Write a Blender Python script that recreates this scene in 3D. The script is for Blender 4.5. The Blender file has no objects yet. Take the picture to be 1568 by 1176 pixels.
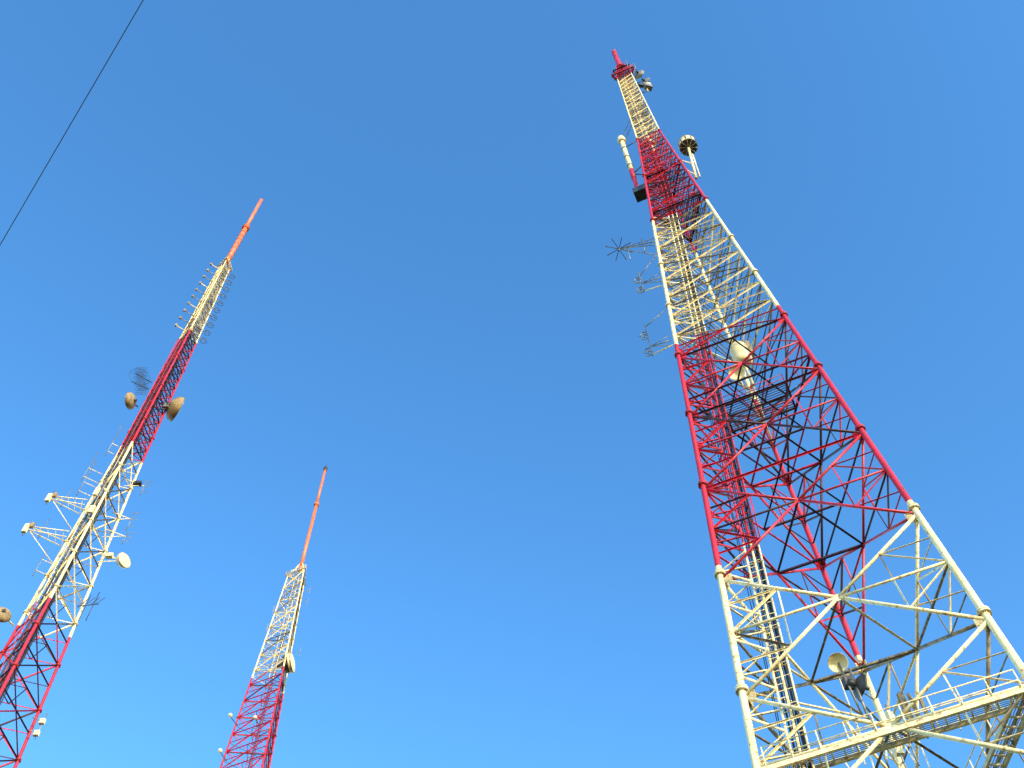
import bpy, math, random
from mathutils import Vector as V, Matrix
random.seed(7)
scene=bpy.context.scene
# ------------------------------------------------------------ materials
def newmat(name):
    m=bpy.data.materials.new(name); m.use_nodes=True
    nt=m.node_tree; return m,nt,nt.nodes['Principled BSDF']
def paint(name,c1,c2,rough=.45,metal=0.,scale=1.3,streak=True,dirt=None):
    m,nt,b=newmat(name); N=nt.nodes; Lk=nt.links
    tc=N.new('ShaderNodeTexCoord'); mp=N.new('ShaderNodeMapping')
    mp.inputs['Scale'].default_value=(3,3,.5) if streak else (1,1,1)
    n=N.new('ShaderNodeTexNoise'); n.inputs['Scale'].default_value=scale; n.inputs['Detail'].default_value=6
    r=N.new('ShaderNodeValToRGB'); r.color_ramp.elements[0].position=.38; r.color_ramp.elements[1].position=.62
    r.color_ramp.elements[0].color=(*c2,1); r.color_ramp.elements[1].color=(*c1,1)
    Lk.new(tc.outputs['Object'],mp.inputs['Vector']);Lk.new(mp.outputs['Vector'],n.inputs['Vector'])
    Lk.new(n.outputs['Fac'],r.inputs['Fac'])
    out=r.outputs['Color']
    if dirt:
        n2=N.new('ShaderNodeTexNoise'); n2.inputs['Scale'].default_value=5; n2.inputs['Detail'].default_value=8
        Lk.new(tc.outputs['Object'],n2.inputs['Vector'])
        r2=N.new('ShaderNodeValToRGB'); r2.color_ramp.elements[0].position=.56; r2.color_ramp.elements[1].position=.70
        mx=N.new('ShaderNodeMixRGB'); mx.inputs['Color2'].default_value=(*dirt,1)
        Lk.new(n2.outputs['Fac'],r2.inputs['Fac']);Lk.new(r2.outputs['Color'],mx.inputs['Fac']);Lk.new(out,mx.inputs['Color1'])
        out=mx.outputs['Color']
    Lk.new(out,b.inputs['Base Color'])
    b.inputs['Roughness'].default_value=rough; b.inputs['Metallic'].default_value=metal
    return m
WHITE=paint('cream_white_paint',(.86,.72,.40),(.72,.56,.27),.5,dirt=(.34,.20,.07))
RED=paint('red_paint',(.60,.010,.024),(.40,.008,.015),.45,dirt=(.18,.015,.015))
ORANGE=paint('orange_paint',(.82,.19,.055),(.64,.12,.03),.4,dirt=(.35,.06,.03))
BLACK=paint('black_cable_jacket',(.012,.012,.013),(.025,.022,.02),.5)
GALV=paint('galvanised_steel',(.26,.24,.20),(.15,.14,.11),.5,.5)
DARK=paint('dark_steel',(.05,.05,.05),(.03,.03,.03),.5,.3)
TAN=paint('weathered_shaded_radome',(.36,.23,.08),(.20,.13,.05),.6,streak=False)  # tan darkened so the left tower's dish backs carry shade in their colour
CREAM=paint('cream_radome',(.82,.67,.36),(.70,.55,.27),.5,streak=False)
GRATE=paint('grating_steel',(.14,.07,.06),(.08,.04,.04),.6,.2)
WOOD=paint('treated_wood',(.16,.10,.06),(.09,.06,.04),.85)
CONC=paint('concrete',(.35,.33,.30),(.28,.27,.25),.9,streak=False)
WHITE_SHADE=paint('shaded_cream_paint',(.28,.20,.09),(.09,.065,.03),.6)  # darker cream: shade painted on rear and inner braces, dirtier paint on left tower
RED_SHADE=paint('shaded_red_paint',(.07,.005,.009),(.02,.003,.006),.6)  # darker red: shade painted into rear and inner braces, also on platforms
MATS=[WHITE,RED,ORANGE,BLACK,GALV,DARK,TAN,CREAM,GRATE,WOOD,CONC,WHITE_SHADE,RED_SHADE]
W,R_,O,K,G,D,T,C,GR,WD,CO,WS,RS=range(13)
# ------------------------------------------------------------ mesh builder
class B:
    def __init__(s): s.v=[];s.f=[];s.m=[];s.sm=[]
    def tube(s,p,q,r,m,n=6,r2=None,caps=True):
        p=V(p);q=V(q);d=q-p
        if d.length<1e-5: return
        d.normalize(); a=d.orthogonal().normalized(); b=d.cross(a); r2=r if r2 is None else r2
        o=len(s.v)
        for c,rr in((p,r),(q,r2)):
            for i in range(n):
                t=2*math.pi*i/n; s.v.append(c+(a*math.cos(t)+b*math.sin(t))*rr)
        for i in range(n):
            j=(i+1)%n; s.f.append((o+i,o+j,o+n+j,o+n+i)); s.m.append(m); s.sm.append(n>5)
        if caps:
            s.f.append(tuple(o+i for i in range(n))[::-1]);s.m.append(m);s.sm.append(False)
            s.f.append(tuple(o+n+i for i in range(n)));s.m.append(m);s.sm.append(False)
    def angle(s,p,q,w,m,up=None):
        p=V(p);q=V(q);d=(q-p)
        if d.length<1e-5: return
        d.normalize(); a=(V(up) if up is not None else V((0,0,1))); a=a-d*a.dot(d)
        if a.length<1e-3: a=d.orthogonal()
        a.normalize(); b=d.cross(a); t=w*.16
        prof=[(0,0),(w,0),(w,t),(t,t),(t,w),(0,w)]; o=len(s.v)
        for c in(p,q):
            for x,y in prof: s.v.append(c+a*(x-w*.35)+b*(y-w*.35))
        for i in range(6):
            j=(i+1)%6; s.f.append((o+i,o+j,o+6+j,o+6+i)); s.m.append(m); s.sm.append(False)
        s.f.append(tuple(o+i for i in range(6))[::-1]);s.m.append(m);s.sm.append(False)
        s.f.append(tuple(o+6+i for i in range(6)));s.m.append(m);s.sm.append(False)
    def box(s,c,sx,sy,sz,m,rot=0.,X=None,Z=None):
        c=V(c)
        if X is None: X=V((math.cos(rot),math.sin(rot),0))
        Z=V((0,0,1)) if Z is None else V(Z).normalized()
        X=(V(X)-Z*V(X).dot(Z)).normalized(); Y=Z.cross(X); o=len(s.v)
        for k in(-.5,.5):
            for i,j in((-.5,-.5),(.5,-.5),(.5,.5),(-.5,.5)): s.v.append(c+X*sx*i+Y*sy*j+Z*sz*k)
        for f in((3,2,1,0),(4,5,6,7),(0,1,5,4),(1,2,6,5),(2,3,7,6),(3,0,4,7)):
            s.f.append(tuple(o+x for x in f));s.m.append(m);s.sm.append(False)
    def rev(s,c,ax,prof,m,n=28):
        c=V(c);d=V(ax).normalized();a=d.orthogonal().normalized();b=d.cross(a);o=len(s.v)
        for h,r in prof:
            for i in range(n):
                t=2*math.pi*i/n; s.v.append(c+d*h+(a*math.cos(t)+b*math.sin(t))*max(r,.002))
        for k in range(len(prof)-1):
            mm=m[k] if isinstance(m,(list,tuple)) else m
            for i in range(n):
                j=(i+1)%n; s.f.append((o+k*n+i,o+k*n+j,o+(k+1)*n+j,o+(k+1)*n+i)); s.m.append(mm); s.sm.append(True)
    def make(s,name,parent):
        me=bpy.data.meshes.new(name); me.from_pydata([tuple(x) for x in s.v],[],s.f)
        used=sorted(set(s.m)); 
        for u in used: me.materials.append(MATS[u])
        idx={u:i for i,u in enumerate(used)}
        me.polygons.foreach_set('material_index',[idx[x] for x in s.m])
        me.polygons.foreach_set('use_smooth',s.sm); me.update()
        ob=bpy.data.objects.new(name,me); scene.collection.objects.link(ob); ob.parent=parent
        return ob
def empty(name):
    e=bpy.data.objects.new(name,None); scene.collection.objects.link(e); e.empty_display_size=5; return e
def lerp(a,b,t): return a+(b-a)*t
def pw(tab):
    def f(z):
        if z<=tab[0][0]: 
            (a,b),(c,d)=tab[0],tab[1]; return b+(z-a)*(d-b)/(c-a)
        for (a,b),(c,d) in zip(tab,tab[1:]):
            if z<=c: return b+(z-a)*(d-b)/(c-a)
        return tab[-1][1]
    return f
# ------------------------------------------------------------ dishes
def radome_dish(b,c,ax,dia,m,back=D,depth=.45):
    r=dia/2; h=dia*depth
    b.rev(c,ax,[(-h*.80,.01),(-h*.77,r*.22),(-h*.66,r*.50),(-h*.48,r*.76),(-h*.25,r*.93),(0,r),(h*.25,r*1.01),(h*.27,r*.98),(h*.36,r*.6),(h*.4,.01)],[back]*5+[back if back!=D else m,m,m,m])
    b.rev(c,ax,[(h*.20,r*1.0),(h*.20,r*1.04),(h*.27,r*1.04),(h*.27,r*.97)],G)
    a=V(ax).normalized(); b.tube(V(c)-a*h*1.05,V(c)-a*h*.7,r*.2,D,8)
    # back ribs
    o=a.orthogonal().normalized(); o2=a.cross(o)
    for k in range(6):
        u=o*math.cos(k*1.047)+o2*math.sin(k*1.047)
        b.tube(V(c)-a*h*.9+u*r*.15,V(c)-a*h*.1+u*r*1.0,r*.03,G,5)
def open_dish(b,c,ax,dia,m,feed=True):
    r=dia/2; dp=dia*.22
    pr=[(dp*(t/8)**2,r*t/8) for t in range(0,9)]
    b.rev(c,ax,pr,m); b.rev(c,ax,[(h-.05,rr) for h,rr in pr],m)
    b.rev(c,ax,[(dp-.05,r),(dp-.05,r*1.03),(dp+.03,r*1.03),(dp+.03,r)],m)
    a=V(ax).normalized(); c=V(c)
    if feed:
        fp=c+a*dia*.42; b.tube(fp,fp+a*.18,.09,D,8)
        o=a.orthogonal().normalized(); o2=a.cross(o)
        for k in range(3):
            t=k*2.094; b.tube(c+a*dp+(o*math.cos(t)+o2*math.sin(t))*r,fp,.02,G,5)
    b.tube(c-a*.35,c,.16,D,8)
# ------------------------------------------------------------ tower skeleton
class Tower:
    def __init__(s,cx,cy,az,th,Rf,bands,lean=(0,0),front=2,pf=.12,pb=.5,pp=.75):
        s.c=V((cx,cy,0));s.th=th;s.Rf=Rf;s.bands=bands;s.lean=lean;s.front=front;s.pf=pf;s.pb=pb;s.pp=pp;s.rnd=random.Random(5)
        s.rt=V((math.cos(az),-math.sin(az),0)); s.dp=V((math.sin(az),math.cos(az),0))
    def ctr(s,z):
        return s.c+s.rt*(s.lean[0]*(s.lean[1]-z))+V((0,0,z))
    def P(s,i,z,k=1.):
        a=s.th+i*2*math.pi/3; r=s.Rf(z)*k
        return s.ctr(z)+V((r*math.cos(a),r*math.sin(a),0))
    def A(s,lat,z,dep=0.): return s.c+s.rt*lat+s.dp*dep+V((0,0,z))
    def col(s,z):
        for zt,m in s.bands:
            if z>=zt: return m
        return s.bands[-1][1]
    def old(s,m,p):  # random members get the paint copy with shade in its colour
        if s.rnd.random()<p: return {W:WS,R_:RS}.get(m,m)
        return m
    def legs(s,b,levels,rf,flange=None,n=12):
        cuts=sorted(set([round(x,3) for x in levels]+[zt for zt,m in s.bands if levels[0]<zt<levels[-1]]))
        for i in range(3):
            for z0,z1 in zip(cuts,cuts[1:]):
                b.tube(s.P(i,z0),s.P(i,z1),rf(z0),s.col((z0+z1)/2),n,rf(z1),caps=False)
            for z in (flange or []):
                u=(s.P(i,z+1)-s.P(i,z)).normalized(); p=s.P(i,z); r=rf(z); m=s.col(z)
                b.tube(p-u*.11,p-u*.01,r*1.75,m,12); b.tube(p+u*.01,p+u*.11,r*1.75,m,12)
                for k in range(6):
                    q=p+V((math.cos(k*1.047),math.sin(k*1.047),0))*r*1.45
                    b.tube(q-u*.16,q+u*.16,.025,G,5)
    def panel(s,b,z0,z1,w,style,secw=None,n=6,node=False):
        secw=secw or w*.55
        zm=(z0+z1)/2; Cs=[]
        for i in range(3):
            j=(i+1)%3; pr=s.pf if i==s.front else s.pb
            A0,A1,B0,B1=s.P(i,z0),s.P(i,z1),s.P(j,z0),s.P(j,z1)
            m0=s.col(lerp(z0,z1,.3)); m1=s.col(lerp(z0,z1,.7)); mm=s.col(zm)
            o_=s.old  # old() swaps some braces to the shaded paint copies
            w0=(A0-B0).length; w1=(A1-B1).length; t=w0/(w0+w1); Cc=lerp(A0,B1,t)
            Cs.append(Cc); zc=Cc.z
            nrm=(B0-A0).cross(A1-A0).normalized()*w*.55
            for p,q,o in((A0,B1,nrm),(B0,A1,-nrm)):
                f=s.rnd.random()<pr; x0,x1=({W:WS,R_:RS}.get(m0,m0),{W:WS,R_:RS}.get(m1,m1)) if f else (m0,m1)
                if style=='big':
                    b.tube(p,Cc,w,x0,8); b.tube(Cc,q,w,x1,8)
                else:
                    b.angle(p+o,lerp(p,q,.5)+o,w*1.9,x0,nrm); b.angle(lerp(p,q,.5)+o,q+o,w*1.9,x1,nrm)
            if style=='big':
                b.box(Cc,w*5,w*5,.03,mm,X=(B0-A0),Z=nrm)
                for Pn,X,zz in((A0,B0,z0),(B0,A0,z0),(A1,B1,z1),(B1,A1,z1)):
                    dd=(X-Pn).normalized(); b.box(Pn+dd*.28,.5,.55,.03,s.col(zz),X=dd,Z=nrm)
            Am,Bm=s.P(i,zc),s.P(j,zc)
            if style in('big','mid'):
                ww=w*.78 if style=='big' else secw
                if style=='big':
                    b.tube(Am,Cc,ww,o_(mm,pr),8);b.tube(Cc,Bm,ww,o_(mm,pr),8)
                    for L0,L1,Lm in((A0,A1,Am),(B0,B1,Bm)):
                        b.angle(Lm,lerp(L0,Cc,.5),secw*2.2,o_(m0,pr),nrm);b.angle(Lm,lerp(L1,Cc,.5),secw*2.2,o_(m1,pr),nrm)
                        b.angle(lerp(L0,Lm,.5),lerp(L0,Cc,.5),secw*1.7,o_(m0,pr),nrm);b.angle(lerp(L1,Lm,.5),lerp(L1,Cc,.5),secw*1.7,o_(m1,pr),nrm)
                        b.angle(lerp(Lm,Cc,.5),lerp(L0,Cc,.5),secw*1.5,o_(m0,pr),nrm);b.angle(lerp(Lm,Cc,.5),lerp(L1,Cc,.5),secw*1.5,o_(m1,pr),nrm)
                else:
                    b.angle(Am,Bm,secw*2,o_(mm,pr),nrm)
            if style!='big': b.angle(A1,B1,w*1.7,o_(s.col(z1),pr),nrm)
            elif node: b.angle(A1,B1,w*1.5,o_(s.col(z1),pr),nrm)
        if style=='big':
            for k in range(3):
                b.angle(Cs[k],Cs[(k+1)%3],secw*2.6,s.old(s.col(zm),s.pp))  # old() swaps some inner braces to the shaded paint copies
                if node:
                    M=[lerp(s.P(q,z1),s.P((q+1)%3,z1),.5) for q in range(3)]
                    b.angle(M[k],M[(k+1)%3],secw*2.2,s.old(s.col(z1),s.pp))
        elif style=='mid':
            M=[lerp(s.P(k,z1),s.P((k+1)%3,z1),.5) for k in range(3)]
            for k in range(3): b.angle(M[k],M[(k+1)%3],secw*1.4,s.old(s.col(z1),s.pp))
def frange(a,b,n): return [a+(b-a)*i/n for i in range(n+1)]
def ladder(b,fp,z0,z1,u,colf,gap=.45,step=.6,r=.03,rung=.015):
    u=V(u).normalized(); z=z0
    while z<z1:
        zz=min(z+3,z1); m=colf((z+zz)/2)
        for sg in(-.5,.5): b.tube(fp(z)+u*gap*sg,fp(zz)+u*gap*sg,r,m,5,caps=False)
        z=zz
    z=z0
    while z<z1:
        b.tube(fp(z)-u*gap*.5,fp(z)+u*gap*.5,rung,colf(z),4,caps=False); z+=step
def cables(b,fp,z0,z1,u,n,wid,r,seed=1,inw=None):
    u=V(u).normalized(); inw=V(inw) if inw is not None else V((0,0,0)); rnd=random.Random(seed)
    for k in range(n):
        off=(k/(n-1)-.5)*wid if n>1 else 0; top=z1-rnd.random()*(z1-z0)*.25; z=z0; dz=rnd.uniform(0,.12)
        j0=0
        while z<top:
            zz=min(z+4,top); j1=rnd.uniform(-.03,.03)
            b.tube(fp(z)+u*(off+j0)+inw*dz,fp(zz)+u*(off+j1)+inw*dz,r,K,6,caps=False); z=zz; j0=j1
def railing(b,p,q,h,m,r=.025,posts=6):
    p=V(p);q=V(q);up=V((0,0,1))
    for k in(.5,1.): b.tube(p+up*h*k,q+up*h*k,r,m,6)
    for i in range(posts+1): x=lerp(p,q,i/posts); b.tube(x,x+up*h,r,m,6)
def grating(b,poly,z,m,pitch=.25,bw=.03,fr=.16):
    n=len(poly)
    for i in range(n):
        p,q=poly[i],poly[(i+1)%n]; b.angle((p.x,p.y,z),(q.x,q.y,z),fr,m)
    d=(poly[1]-poly[0]); d=V((d.x,d.y,0)).normalized(); nn=V((-d.y,d.x,0))
    ts=[(V((p.x,p.y,0))-V((poly[0].x,poly[0].y,0))).dot(nn) for p in poly]
    t=min(ts)+pitch
    while t<max(ts)-.01:
        xs=[]
        for i in range(n):
            a,c=ts[i],ts[(i+1)%n]
            if (a-t)*(c-t)<0:
                u=(t-a)/(c-a); pp=lerp(poly[i],poly[(i+1)%n],u); xs.append(V((pp.x,pp.y,z)))
        if len(xs)==2: b.box((xs[0]+xs[1])/2,(xs[1]-xs[0]).length,bw,.05,m,X=(xs[1]-xs[0]))
        t+=pitch
# ============================================================ TOWER A (right, near)
e3=empty('lattice_broadcast_tower')
Rt=pw([(-1.6,.05329*(146.13+1.6)),(119.5,.05329*26.63),(148,1.05)])
t3=Tower(15.042,34.642,.4096,-.9096,Rt,[(146.5,R_),(119.8,W),(94.0,R_),(69.6,W),(45.0,R_),(20.5,W),(-50,R_)])
lv=[-1.6,4.5,12.4,20.3,28.2,36.1,44.0,51.9,59.8,67.7]
mid=frange(67.7,94.1,8); up=frange(94.1,119.5,10); top=frange(119.5,148,17)
b=B()
rleg=pw([(-1.6,.19),(44,.155),(94,.13),(120,.085),(148,.07)])
t3.legs(b,lv+mid[1:]+up[1:]+top[1:],rleg,[z+.45 for z in lv[1:]]+[76.2,84.1,94.4,107,119.6])
b.make('legs',e3)
b=B()
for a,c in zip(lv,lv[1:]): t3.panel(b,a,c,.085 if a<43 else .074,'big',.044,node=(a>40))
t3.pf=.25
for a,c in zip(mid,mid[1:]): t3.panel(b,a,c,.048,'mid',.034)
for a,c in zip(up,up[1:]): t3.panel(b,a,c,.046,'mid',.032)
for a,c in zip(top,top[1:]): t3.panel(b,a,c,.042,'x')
b.make('bracing',e3)
b=B()
def uLR(z): return (t3.P(0,z)-t3.P(2,z)).normalized()
inw3=(t3.P(1,40)-lerp(t3.P(0,40),t3.P(2,40),.5)); inw3.z=0; inw3.normalize()
def fl(z): 
    L=min(1.55,(t3.P(0,z)-t3.P(2,z)).length*.38); return t3.P(2,z)+uLR(z)*L+inw3*.18
fl2=lambda z: fl(z)+uLR(z)*.36
ladder(b,fl,-1.6,147,uLR(40),t3.col,.34,.4,.05,.022)
ladder(b,fl2,-1.6,120,uLR(40),t3.col,.34,.8,.04,.02)
cables(b,lambda z: fl(z)+inw3*.16,-1.6,140,uLR(40),3,.16,.026,3,inw3)
cables(b,lambda z: fl2(z)+inw3*.14-uLR(40)*.02,-1.6,112,uLR(40),4,.2,.032,4,inw3)
cables(b,lambda z: fl(z)-uLR(40)*.42+inw3*.2,-1.6,90,uLR(40),2,.1,.02,14,inw3)
z=-1; k=0
while z<118:
    st=1.2 if z<94 else 1.0
    p,q=(t3.P(2,z),fl(z+st)-uLR(z)*.17) if k%2==0 else (fl(z)-uLR(z)*.17,t3.P(2,z+st))
    b.angle(p,q,.085,t3.col(z)); 
    if k%2==0: b.angle(fl(z)-uLR(z)*.2,t3.P(2,z),.07,t3.col(z)); b.angle(fl(z)-uLR(z)*.2-inw3*.02,fl2(z)+uLR(z)*.2-inw3*.02,.06,t3.col(z))
    if k%3==0: b.angle(fl2(z)+uLR(z)*.15,lerp(t3.P(2,z),t3.P(1,z),.22),.07,t3.col(z)); b.angle(fl(z),lerp(t3.P(2,z+st),t3.P(1,z+st),.22),.06,t3.old(t3.col(z),.5))
    z+=st;k+=1
b.make('cable_ladder',e3)
# work platforms
b=B()
def rect(t,z,l0,l1,d0,d1): return [t.A(l0,z,d0),t.A(l1,z,d0),t.A(l1,z,d1),t.A(l0,z,d1)]
rc=rect(t3,62,-2.0,2.0,-.9,1.0); grating(b,rc,62,GR,.16,.035,.12)
for i in range(4): railing(b,rc[i],rc[(i+1)%4],1.1,R_,.025,4)
for i in range(3): b.angle(t3.P(i,61.9),lerp(t3.P(i,61.9),t3.P((i+1)%3,61.9),1),.12,RS)
for p in((-2,-.9),(2,-.9),(-2,1.0),(2,1.0)):
    q=t3.A(p[0],61.9,p[1]); b.angle(q,min([t3.P(i,61.9) for i in range(3)],key=lambda x:(x-q).length),.10,R_)
zp=96.2; grating(b,[t3.P(i,zp,.95) for i in range(3)],zp,RS,.17,.05)
for i in range(3): railing(b,t3.P(i,zp,.95),t3.P((i+1)%3,zp,.95),1.1,R_,.03,5)
zp=106.5; grating(b,[t3.P(i,zp,.9) for i in range(3)],zp,RS,.25,.05)
zp=32.0
pt=[t3.P(i,zp,1.03) for i in range(3)]; pi_=[t3.P(i,zp,.80) for i in range(3)]
for i in range(3):
    j=(i+1)%3
    for A_,B_ in((pt[i],pt[j]),(pi_[i],pi_[j])):
        b.box((A_+B_)/2,(B_-A_).length,.10,.22,W,X=(B_-A_))
    n=20
    for q in range(n+1):
        b.box((lerp(pt[i],pt[j],q/n)+lerp(pi_[i],pi_[j],q/n))/2,(pt[i]-pi_[i]).length*.5,.06,.08,W,X=(pt[i]+pt[j]-pi_[i]-pi_[j]))
    for q in range(7):
        b.box(lerp(lerp(pt[i],pt[j],.5),lerp(pi_[i],pi_[j],.5),(q+.5)/7)+V((0,0,.06)),(pt[i]-pt[j]).length*.92,.025,.02,G,X=(pt[j]-pt[i]))
    railing(b,lerp(pt[i],pt[j],.05),lerp(pt[i],pt[j],.95),1.1,W,.03,9)
    railing(b,lerp(pi_[i],pi_[j],.05),lerp(pi_[i],pi_[j],.95),1.1,W,.03,7)
zp=148; grating(b,[t3.P(i,zp,1.6) for i in range(3)],zp,R_,.22,.06)
for i in range(3): railing(b,t3.P(i,zp,1.55),t3.P((i+1)%3,zp,1.55),1.2,R_,.045,5)
zp=151; grating(b,[t3.P(i,148,1.2)+V((0,0,3)) for i in range(3)],zp,D,.22,.06)
b.make('work_platforms',e3)
# top mast
b=B()
for i in range(3):
    b.tube(t3.P(i,148),t3.P(i,148,.55)+V((0,0,6)),.07,R_,8)
for k in range(4):
    for i in range(3):
        j=(i+1)%3; s0=1-.45*k/4; s1=1-.45*(k+1)/4
        b.angle(t3.P(i,148,s0)+V((0,0,k*1.5)),t3.P(j,148,s1)+V((0,0,k*1.5+1.5)),.08,R_)
        b.angle(t3.P(i,148,s1)+V((0,0,k*1.5+1.5)),t3.P(j,148,s1)+V((0,0,k*1.5+1.5)),.08,R_)
b.rev(t3.A(-.05,154),(0,0,1),[(-.6,.1),(-.6,.55),(-.3,.55),(-.3,.34),(9.4,.30),(9.9,.2),(10.3,.01)],R_)
for z in(156.5,159.5,162): b.rev(t3.A(-.05,z),(0,0,1),[(0,.3),(0,.36),(.12,.36),(.12,.3)],R_)
b.tube(t3.A(-.05,164.2),t3.A(-.05,165.2),.03,D,6)
b.make('top_mast',e3)
# antennas
def mount(b,p,q,m=G,r=.04,tri=True,h=1.1):
    p=V(p);q=V(q);b.tube(p,q,r,m,6)
    if tri: b.tube(p-V((0,0,h)),q,r*.8,m,6); b.tube(p+V((0,0,h)),q,r*.6,m,6)
b=B()
x=-2.85
b.tube(t3.A(x,106.3),t3.A(x,110.5),.22,R_,12); b.tube(t3.A(x,110.5),t3.A(x,113.2),.26,R_,12)
b.tube(t3.A(x,113.2),t3.A(x,123.2),.25,W,14); b.rev(t3.A(x,123.2),(0,0,1),[(0,.25),(0,.42),(1.0,.44),(1.5,.36),(1.7,.01)],W,18)
for z in(114.5,117.5,120.5): b.rev(t3.A(x,z),(0,0,1),[(0,.25),(0,.31),(.15,.31),(.15,.25)],G,14)
b.box(t3.A(x+.2,105.9),1.3,1.1,1.2,D,rot=-.4); b.box(t3.A(x+1.0,106.2),1.6,.3,.3,D,rot=-.4)
b.tube(t3.A(x,106.5),t3.A(-1.4,109),.07,D,6); b.tube(t3.A(x,112),t3.A(-1.5,113.5),.07,D,6);b.tube(t3.A(x,112),t3.A(-1.5,110),.06,D,6)
b.tube(t3.A(x,122),t3.A(-1.2,128),.045,D,6); b.tube(t3.A(x,121),t3.A(-1.3,121.5),.05,D,6);b.tube(t3.A(x,124),t3.A(-1.2,130),.04,D,6)
b.make('side_mounted_antenna',e3)
b=B()
p0,p1=t3.A(2.55,103.6),t3.A(3.15,112.4)
b.tube(p0,p1,.13,W,10); b.tube(p0+V((.35,-.1,0)),p1+V((.1,0,-2)),.07,W,8)
pc=t3.A(3.2,112.6)
b.rev(pc,(0,0,1),[(0,.1),(0,.85),(.06,.9),(.25,.9),(.3,.84),(1.1,.84),(1.15,.9),(1.35,.9),(1.6,.5),(1.7,.01)],[D,D,T,T,C,C,T,T,T],28)
for k in range(10):
    a=k*.628; b.tube(pc+V((math.cos(a)*.15,math.sin(a)*.15,-.02)),pc+V((math.cos(a)*.86,math.sin(a)*.86,-.02)),.03,C,5)
    b.tube(pc+V((math.cos(a)*.89,math.sin(a)*.89,.25)),pc+V((math.cos(a)*.89,math.sin(a)*.89,1.2)),.04,D,5)
for z in(104.5,108): b.tube(t3.A(2.6+.03*(z-104),z),t3.P(0,z-.5),.06,W,6)
b.make('drum_antenna',e3)
b=B()
hub=t3.A(-6.0,94.9); b.tube(hub-V((0,0,.4)),hub+V((0,0,.4)),.07,G,8)
ax=V((.12,-.1,1)).normalized(); o=ax.orthogonal().normalized(); o2=ax.cross(o)
for k in range(8):
    a=k*math.pi/4+.2; d=o*math.cos(a)+o2*math.sin(a)
    b.tube(hub,hub+d*1.2,.034,D,5); b.tube(hub+d*1.1-ax*.16,hub+d*1.1+ax*.16,.034,D,5)
mount(b,t3.A(-2.7,93.2),hub,G,.05,True,.8); b.tube(t3.A(-3.9,92),t3.A(-3.9,95),.05,G,6)
for k in range(4): b.tube(t3.A(-3.2-.7*k,93.2+.35*k),t3.A(-3.5-.7*k,94+.2*k),.03,G,5)
b.tube(t3.A(-5.6,93.2,-.5),t3.A(-3.2,90.6),.04,G,6);b.tube(t3.A(-5.2,92.9,-.5),t3.A(-5.2,90.4,-.5),.04,G,6)
def dipole(b,x,z0,z1,xa,za,n=2,dep=0.,sgn=-1):
    b.tube(t3.A(x,z0,dep),t3.A(x,z1,dep),.045,G,6)
    mount(b,t3.A(xa,za,dep),t3.A(x,za+.3,dep),G,.045,True,.8)
    for k in range(n):
        z=lerp(z0,z1,(k+.3)/n)
        c=t3.A(x+sgn*.25,z,dep)
        b.tube(t3.A(x,z,dep),c,.045,G,5)
        pts=[V((0,0,0)),t3.rt*(-.35)+V((0,0,.45)),t3.rt*(-.1)+V((0,0,.9)),t3.rt*.2+V((0,0,.8))]
        for s in(-1,1):
            for u,v in zip(pts,pts[1:]): b.tube(c+u*s+t3.dp*.15*s,c+v*s+t3.dp*.15*s,.042,G,6)
dipole(b,-4.9,84.4,88.4,-3.3,85.8,2)
dipole(b,-5.5,73.6,79.0,-4.0,74.8,2)
b.tube(t3.A(-5.5,78.4),t3.A(-3.8,79.8),.04,G,6); b.tube(t3.A(-4.9,87.6),t3.A(-3.0,90.5),.04,G,6)
b.tube(t3.A(-5.5,73.8),t3.A(-3.9,74.0),.05,W,6); b.tube(t3.A(-4.9,84.6),t3.A(-3.4,84.2),.05,W,6)
b.make('dipole_antennas',e3)
b=B()
c=t3.A(-.5,67.0,.2); open_dish(b,c,(-.3,-.75,-.45),1.05,C,False); mount(b,t3.P(1,66),c,W,.05,False)
c=t3.A(.2,70.2,.6); b.rev(c-V((0,0,1.5)),(0,0,1),[(0,.02),(0,.45),(.4,.62),(2.2,.62),(2.7,.4),(3.0,.02)],C,20); b.tube(c-V((0,0,4.5)),c-V((0,0,1.4)),.1,C,8); b.tube(c-V((0,0,4)),t3.P(1,64),.06,W,6); b.box(c+V((.5,-.2,.3)),.5,.4,1.8,T)
c=t3.A(-1.0,39.4,0); open_dish(b,c,(-.3,-.6,-.45),.85,C,False); b.tube(c,c+V((.3,.3,-3)),.05,G,6)
c=t3.A(-.65,38.2,.3); open_dish(b,c,(.75,.25,-.1),1.05,D,True); b.tube(c+V((0,0,1)),c-V((0,0,2.2)),.06,G,6); b.box(c+V((-.2,.1,.2)),.5,.35,.5,D)
b.tube(c-V((0,0,2)),t3.P(2,36.5),.05,W,6); b.tube(c-V((0,0,2)),t3.P(1,37),.05,W,6)
for i,(la,zz) in enumerate(((.9,36.3),(1.25,36.1),(1.6,36.0))): b.box(t3.A(la,zz,.5),.3,.12,1.5,T,rot=.5+i*.4); b.tube(t3.A(la,zz-1.5,.7),t3.A(la,zz+1.1,.7),.04,G,6)
for la,zz,dd in((-.6,34.2,-.5),(0.0,33.7,-.3),(.5,34.8,.4),(.2,35.5,0)):
    b.box(t3.A(la,zz,dd),.3,.22,.7,C,rot=la*2); b.tube(t3.A(la,zz-1.6,dd),t3.A(la,zz+.8,dd),.04,G,6)
for k in range(9):
    a=random.uniform(-2,2.5); b.tube(t3.A(a,32.2,random.uniform(-2,1)),t3.A(a+random.uniform(-.4,.4),random.uniform(34,37),0),.03,W,5)
b.make('microwave_dishes',e3)
b=B()
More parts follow.
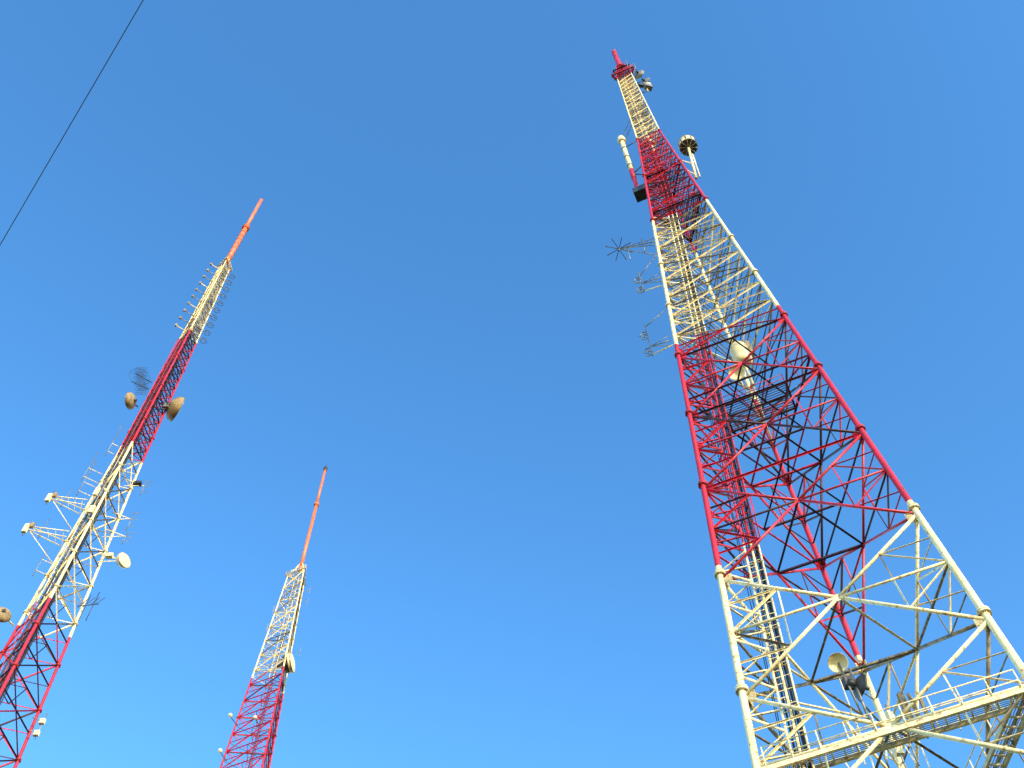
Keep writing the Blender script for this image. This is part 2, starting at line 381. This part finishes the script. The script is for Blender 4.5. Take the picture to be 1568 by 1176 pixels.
for la,z,dd,l in((1.5,147.2,0,2.5),(.9,149.5,-.8,3.2),(-1.3,150,.3,2.2),(1.7,150.2,.2,3.5)):
    b.tube(t3.A(la,z,dd),t3.A(la,z+l,dd),.07,G,6); b.tube(t3.A(la*.5,z+.4,dd*.5),t3.A(la,z+.4,dd),.05,D,6)
open_dish(b,t3.A(1.7,146.6,-.2),(.5,.6,.2),1.4,G,True)
open_dish(b,t3.A(2.0,142,-.2),(.6,.5,.1),1.3,G,True)
b.box(t3.A(2.1,139.4,0),.9,.6,1.2,G,rot=.3); b.box(t3.A(1.6,139.9,-.2),1.2,.3,.4,D,rot=.3); b.box(t3.A(2.3,141,.2),.5,.3,1.2,C,rot=.3)
b.tube(t3.A(1.9,137.5),t3.A(1.9,143.5),.08,W,8)
for z in(138,140.5,143): b.tube(t3.A(.6,z),t3.A(1.9,z),.06,D,6)
b.make('top_antennas',e3)

# ============================================================ TOWER B (left)
e1=empty('lattice_broadcast_tower'); a1=-.58148
Rt1=pw([(-1.6,6.3),(80,3.75),(94,3.35),(112,2.75),(134,1.95),(168,1.5),(199,1.05)])
t1=Tower(95*math.sin(a1),95*math.cos(a1),a1,.58148-math.pi/2-.25,Rt1,[(200.5,O),(169,W),(133.6,R_),(99.5,W),(66,R_),(33,W),(-50,R_)],lean=(.0165,200),pf=.3,pb=.5,pp=.5)
def A1(lat,z,dep=0): return t1.A(lat,z,dep)
def ed(z,s): return t1.lean[0]*(200-z)+s*t1.Rf(z)*.9
lo=frange(-1.6,134,21); mi=frange(134,169,14); hi=frange(169,199,17)
b=B(); rl=pw([(-1.6,.20),(134,.16),(199,.10)])
t1.legs(b,lo+mi[1:]+hi[1:],rl,lo[1:-1]+[140,150,160,169.3,184],10); b.make('legs',e1)
b=B()
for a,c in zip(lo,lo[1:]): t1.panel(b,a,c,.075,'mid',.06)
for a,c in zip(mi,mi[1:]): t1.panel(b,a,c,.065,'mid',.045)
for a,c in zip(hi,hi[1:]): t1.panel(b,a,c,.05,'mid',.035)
b.make('bracing',e1)
b=B()
fm=lambda z: t1.ctr(z)+t1.rt*(-.25*t1.Rf(z))-t1.dp*.35*t1.Rf(z)
ladder(b,fm,-1.6,198,t1.rt,t1.col,.6,.8,.06,.03)
cables(b,lambda z:fm(z)+t1.rt*.1-t1.dp*.1,-1.6,185,t1.rt,8,.8,.06,8)
cables(b,lambda z:fm(z)-t1.rt*.6,-1.6,168,t1.rt,3,.25,.05,9)
ladder(b,lambda z:fm(z)-t1.rt*.75,-1.6,166,t1.rt,t1.col,.5,.8,.05,.03)
b.make('cable_ladder',e1)
b=B()
for (z0,z1,r) in((201,218.4,.5),(218.4,218.9,.72),(219.1,219.6,.72),(219.6,236,.36)): b.tube(A1(0,z0),A1(0,z1),r,O,14,r*.93)
for k in range(7): b.tube(A1(0,203+k*2.2),A1(0,203.25+k*2.2),.56,O,12)
b.tube(A1(0,236),A1(0,237.6),.06,D,6); b.tube(A1(-.6,218.9),A1(.6,218.9),.1,D,6); b.tube(A1(.6,218.9),A1(.6,220.3),.08,D,6)
for i in range(3): b.tube(t1.P(i,199),A1(0,202),.09,O,6)
pz=199.3; grating(b,[t1.P(i,199,1.5) for i in range(3)],pz,W,.3,.06)
for i in range(3): railing(b,t1.P(i,199,1.45),t1.P((i+1)%3,199,1.45),1.3,W,.05,4)
b.make('top_mast',e1)
b=B()
for k in range(10):
    z=170.5+k*2.9
    for s in(-1,1):
        cx_=ed(z,s); x1=cx_+s*(1.3)
        b.tube(A1(cx_*.5,z),A1(x1,z+.2),.08,G if s>0 or k%3 else W,6)
        for dd in(-.55,.55):
            b.tube(A1(x1,z+.2),A1(x1-s*.1,z+1.0*(1 if dd>0 else -1),dd),.06,G if s<0 else D,5)
        if s>0:
            for q in range(8):
                u0=q*math.pi/4;u1=u0+math.pi/4
                b.tube(A1(x1-.3+.55*math.cos(u0),z+.9*math.sin(u0)),A1(x1-.3+.55*math.cos(u1),z+.9*math.sin(u1),.1),.045,D,4)
        else: b.box(A1(x1,z+.3),.3,.3,.6,T)
b.make('antenna_bays',e1)
b=B()
c=A1(-2.3,144.4,-.5); radome_dish(b,c,(-.85,.1,.1),2.4,C,T,.34); b.tube(A1(-1,144.6),c,.1,D,6)
c=A1(3.7,148.0,-.4); radome_dish(b,c,(.72,.55,.05),3.9,C,T,.36); b.tube(A1(1.2,148),c,.12,D,8); b.tube(A1(1.2,146),c,.08,D,6); b.box(A1(2.4,147.6,-.3),.8,.6,1.0,G)
c=A1(6.3,113.6); radome_dish(b,c,(.85,-.5,.0),2.0,C,C,.4); b.tube(A1(3.6,113),c,.09,W,6); b.tube(A1(3.6,111.5),c,.06,W,6); b.box(A1(4.6,113.4),.8,.5,.6,C)
c=A1(-2.6,97.0,-.8); radome_dish(b,c,(-.5,.8,0),1.9,C,T,.34); b.tube(A1(-1,97),c,.1,W,6)
b.make('microwave_dishes',e1)
b=B()
for k in range(6):
    cc=A1(-3.3+.35*k,152.2-.9*k,-.8)
    for q in range(5): b.tube(cc+V((-.9,0,q*.5-1)),cc+V((.7,.3,q*.5-.6)),.025,D,4)
    b.tube(cc+V((0,0,-1.2)),cc+V((0,0,1.4)),.035,D,5)
for q in range(12):
    u=q*math.pi/6; b.tube(A1(-2.9+1.5*math.cos(u),150.8+2.2*math.sin(u),-.7),A1(-2.9+1.5*math.cos(u+math.pi/6),150.8+2.2*math.sin(u+math.pi/6),-.7),.03,D,4)
b.tube(A1(-3.6,149.8),A1(-1,150),.07,D,6); b.tube(A1(-3.6,152.2),A1(-1,152),.07,D,6)
for (x0,z) in((-4.7,118.0),(-5.1,111.3)):
    for dz in(0,1.1):
        for dd in(-.8,.8): b.tube(A1(-.8,z+1+dz,dd),A1(x0,z+.2+dz*.6,0),.065,W,6)
    for k in range(5): b.tube(A1(lerp(-.8,x0,k/5),z+.9,.6-.12*k),A1(lerp(-.8,x0,(k+.6)/5),z+1.7-.2*k,-.6+.12*k),.045,W,5)
    b.tube(A1(-.7,z-3.2),A1(x0+.5,z+.1),.055,W,6)
    b.box(A1(x0-.1,z+.2,-.1),.5,.35,1.5,C); b.box(A1(x0+.35,z+.9,-.3),.35,.3,.8,T)
    b.tube(A1(x0,z-1),A1(x0,z+2),.06,G,6); b.tube(A1(x0+1.6,z-.4),A1(x0+1.6,z+3.6),.045,G,6)
for (x0,xa,z,l) in((4.6,2.6,128.3,3.4),(5.0,3.0,121.0,4.2),(5.3,3.2,117.5,2.5)):
    b.tube(A1(xa-.4,z),A1(x0,z+.3),.07,W,6); b.tube(A1(xa-.4,z-1.6),A1(x0-.3,z+.2),.05,W,6)
    b.tube(A1(x0,z-l/2),A1(x0,z+l/2),.055,G,6)
    for s in(-.35,0,.35): b.tube(A1(x0,z+s*l,-.2),A1(x0+.7,z+s*l+.5,-.2),.045,G,5)
b.box(A1(3.7,128.5),1.0,.6,.5,D)
for k in range(4): b.tube(A1(4.0+.5*k,103.3+.5*k),A1(4.7+.5*k,105.6+.3*k),.045,D,5)
b.tube(A1(3.9,103.5),A1(5.9,105.2),.06,D,6); b.tube(A1(5.4,102),A1(5.4,107),.05,D,6);b.tube(A1(4.7,101.5),A1(4.7,106),.04,D,6)
for z in(86.8,85.2): b.box(A1(5.9,z),.5,.35,.6,C); b.tube(A1(4.9,z),A1(5.9,z),.06,G,6)
b.tube(A1(6.0,84.5),A1(6.0,88),.05,G,6)
for (x,z0,z1) in((-2.2,121,129),(-2.6,124,131),(-1.6,131,139),(-1.9,105,110)): 
    b.tube(A1(x,z0),A1(x,z1),.05,G,6); b.tube(A1(x,z0+1),A1(-.7,z0+1),.05,W,6); b.tube(A1(x,z0+3),A1(-.7,z0+3),.05,W,6)
b.box(A1(-.3,121,-1.8),.5,.3,1.6,C);b.box(A1(.2,117,-2.2),.6,.3,1.4,C)
b.make('outrigger_antennas',e1)

# ============================================================ TOWER C (centre, far)
e2=empty('lattice_broadcast_tower'); a2=-.29719
Rt2=pw([(-1.6,12.2),(152,5.3),(176,4.1),(209,2.35)])
t2=Tower(165*math.sin(a2),165*math.cos(a2),a2,.29719-math.pi/2+.35,Rt2,[(211.5,O),(176,W),(141,R_),(106,W),(71,R_),(36,W),(-50,R_)],pf=.2,pb=.4,pp=.5)
A2=t2.A
lo=frange(-1.6,152,16); hi=frange(152,209,13)
b=B(); t2.legs(b,lo+hi[1:],pw([(-1.6,.26),(152,.20),(209,.14)]),lo[1:]+hi[3:-1:3],8); b.make('legs',e2)
b=B()
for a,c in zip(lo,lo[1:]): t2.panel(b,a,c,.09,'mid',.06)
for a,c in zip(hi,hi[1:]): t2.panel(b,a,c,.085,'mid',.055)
b.make('bracing',e2)
b=B(); f2=lambda z:t2.ctr(z)-t2.rt*.1*t2.Rf(z)-t2.dp*.2*t2.Rf(z)
ladder(b,f2,-1.6,208,t2.rt,t2.col,.8,1.2,.08,.05); cables(b,lambda z:f2(z)+t2.rt*.3,-1.6,205,t2.rt,4,.5,.06,5)
b.make('cable_ladder',e2)
b=B()
for (z0,z1,r) in((211,237.4,.42),(237.4,238.5,.62),(238.5,253.6,.34)): b.tube(A2(0,z0),A2(0,z1),r,O,12,r*.93)
b.tube(A2(0,253.6),A2(0,254.8),.5,D,8); b.tube(A2(0,254.8),A2(0,257),.06,D,5)
grating(b,[t2.P(i,209,1.25) for i in range(3)],209.3,W,.4,.08)
for i in range(3): b.tube(t2.P(i,209),A2(0,214.5),.13,W,6); railing(b,t2.P(i,209,1.2),t2.P((i+1)%3,209,1.2),1.5,W,.06,4)
b.make('top_mast',e2)
b=B()
c=A2(2.4,179.8,-1.5); radome_dish(b,c,(.93,-.12,.12),4.0,C,D,.62); b.tube(A2(1,180),c,.15,D,6)
for p,x in(((-6.0,162.3),-4.3),((1.6,160.7),0),((-6.0,153.5),-4.5),((-1.5,163),0)):
    b.rev(A2(p[0],p[1],-2),(.3,-.9,-.2),[(0,.02),(0,.32),(.5,.36),(.6,.02)],C,12); b.tube(A2(x,p[1]),A2(p[0],p[1],-2),.08,D,6)
for z in(205,201,196,190,185): 
    s=1 if int(z)%2 else -1; x=s*t2.Rf(z)*.85; b.tube(A2(x,z),A2(x+s*.9,z+.3),.07,G,5); b.tube(A2(x+s*.9,z-1),A2(x+s*.9,z+1.6),.06,G,5)
b.make('microwave_dishes',e2)

# ============================================================ overhead wire on two poles (poles stand outside the picture)
ew=empty('overhead_utility_line'); b=B()
P0=V((-3.1,1.69,10.4));dv=V((-1.72,2.2,0))
pts=[]
for k in range(0,61):
    s=-9+21*k/60; pts.append(P0+dv*s+V((0,0,.0036*((s-.5)**2-.25))))
for p,q in zip(pts,pts[1:]): b.tube(p,q,.0045,K,6,caps=False)
b.make('wire',ew)
b=B()
for p in(pts[0],pts[-1]):
    b.tube((p.x,p.y,-1.6),(p.x,p.y,p.z-.3),.17,WD,12,.12); nrm=V((dv.y,-dv.x,0)).normalized()
    b.box((p.x,p.y,p.z-.45),2.2,.1,.12,WD,X=nrm); b.rev((p.x,p.y,p.z-.31),(0,0,1),[(0,.03),(.1,.06),(.2,.06),(.31,.03)],G,10)
b.make('poles',ew)
# ============================================================ ground
m,nt,bs=newmat('grass'); N=nt.nodes
tc=N.new('ShaderNodeTexCoord');n=N.new('ShaderNodeTexNoise');n.inputs['Scale'].default_value=.15;n.inputs['Detail'].default_value=12
r=N.new('ShaderNodeValToRGB');r.color_ramp.elements[0].color=(.045,.07,.02,1);r.color_ramp.elements[1].color=(.12,.11,.05,1)
nt.links.new(tc.outputs['Object'],n.inputs['Vector']);nt.links.new(n.outputs['Fac'],r.inputs['Fac']);nt.links.new(r.outputs['Color'],bs.inputs['Base Color']);bs.inputs['Roughness'].default_value=.95
me=bpy.data.meshes.new('ground');S=4000
vs=[];fs=[];n_=40
for i in range(n_+1):
    for j in range(n_+1):
        x=(i/n_*2-1);y=(j/n_*2-1);x=S*x*abs(x);y=S*y*abs(y);vs.append((x,y,-1.6))
for i in range(n_):
    for j in range(n_): a=i*(n_+1)+j; fs.append((a,a+n_+1,a+n_+2,a+1))
me.from_pydata(vs,[],fs);me.materials.append(m);g=bpy.data.objects.new('ground',me);scene.collection.objects.link(g)
for t,ee in((t3,e3),(t1,e1),(t2,e2)):
    b=B()
    for i in range(3):
        p=t.P(i,-1.6); b.rev((p.x,p.y,-1.6),(0,0,1),[(-.2,.9),(.25,.9),(.3,.85),(.3,.01)],CO,16)
    b.make('concrete_footings',ee)
# ============================================================ light
SAZ=math.radians(152); SEL=math.radians(17)
w=bpy.data.worlds.new('World');scene.world=w;w.use_nodes=True;nt=w.node_tree;N=nt.nodes
bg=N['Background'];sk=N.new('ShaderNodeTexSky');sk.sky_type='NISHITA';sk.sun_disc=False
sk.sun_elevation=SEL;sk.sun_rotation=SAZ;sk.air_density=1.0;sk.dust_density=.2;sk.ozone_density=2.5
hs=N.new('ShaderNodeHueSaturation');hs.inputs['Hue'].default_value=.491;hs.inputs['Saturation'].default_value=1.13;hs.inputs['Value'].default_value=.40
gm=N.new('ShaderNodeGamma');gm.inputs['Gamma'].default_value=1.3
h2=N.new('ShaderNodeHueSaturation');h2.inputs['Value'].default_value=9.0
L=nt.links
L.new(sk.outputs['Color'],hs.inputs['Color']);L.new(hs.outputs['Color'],gm.inputs['Color']);L.new(gm.outputs['Color'],h2.inputs['Color']);L.new(h2.outputs['Color'],bg.inputs['Color']);bg.inputs['Strength'].default_value=.15
ld=bpy.data.lights.new('sun','SUN');ld.energy=5;ld.angle=math.radians(.5);ld.color=(1,.80,.46)
lo_=bpy.data.objects.new('sun',ld);scene.collection.objects.link(lo_)
sd=V((math.sin(SAZ)*math.cos(SEL),math.cos(SAZ)*math.cos(SEL),math.sin(SEL)))
lo_.rotation_euler=sd.to_track_quat('Z','Y').to_euler()
# ============================================================ camera
e,r=1.08502,-.02006
F=V((0,math.cos(e),math.sin(e)));Rr=V((1,0,0));U=V((0,-math.sin(e),math.cos(e)))
Rr,U=Rr*math.cos(r)+U*math.sin(r),U*math.cos(r)-Rr*math.sin(r)
cam=bpy.data.cameras.new('camera');co=bpy.data.objects.new('camera',cam);scene.collection.objects.link(co)
M=Matrix((Rr,U,-F)).transposed().to_4x4();co.matrix_world=M
cam.sensor_width=36;cam.lens=36*1780.51/1568;cam.clip_end=12000;scene.camera=co
scene.view_settings.view_transform='Standard';scene.view_settings.look='None';scene.view_settings.exposure=0
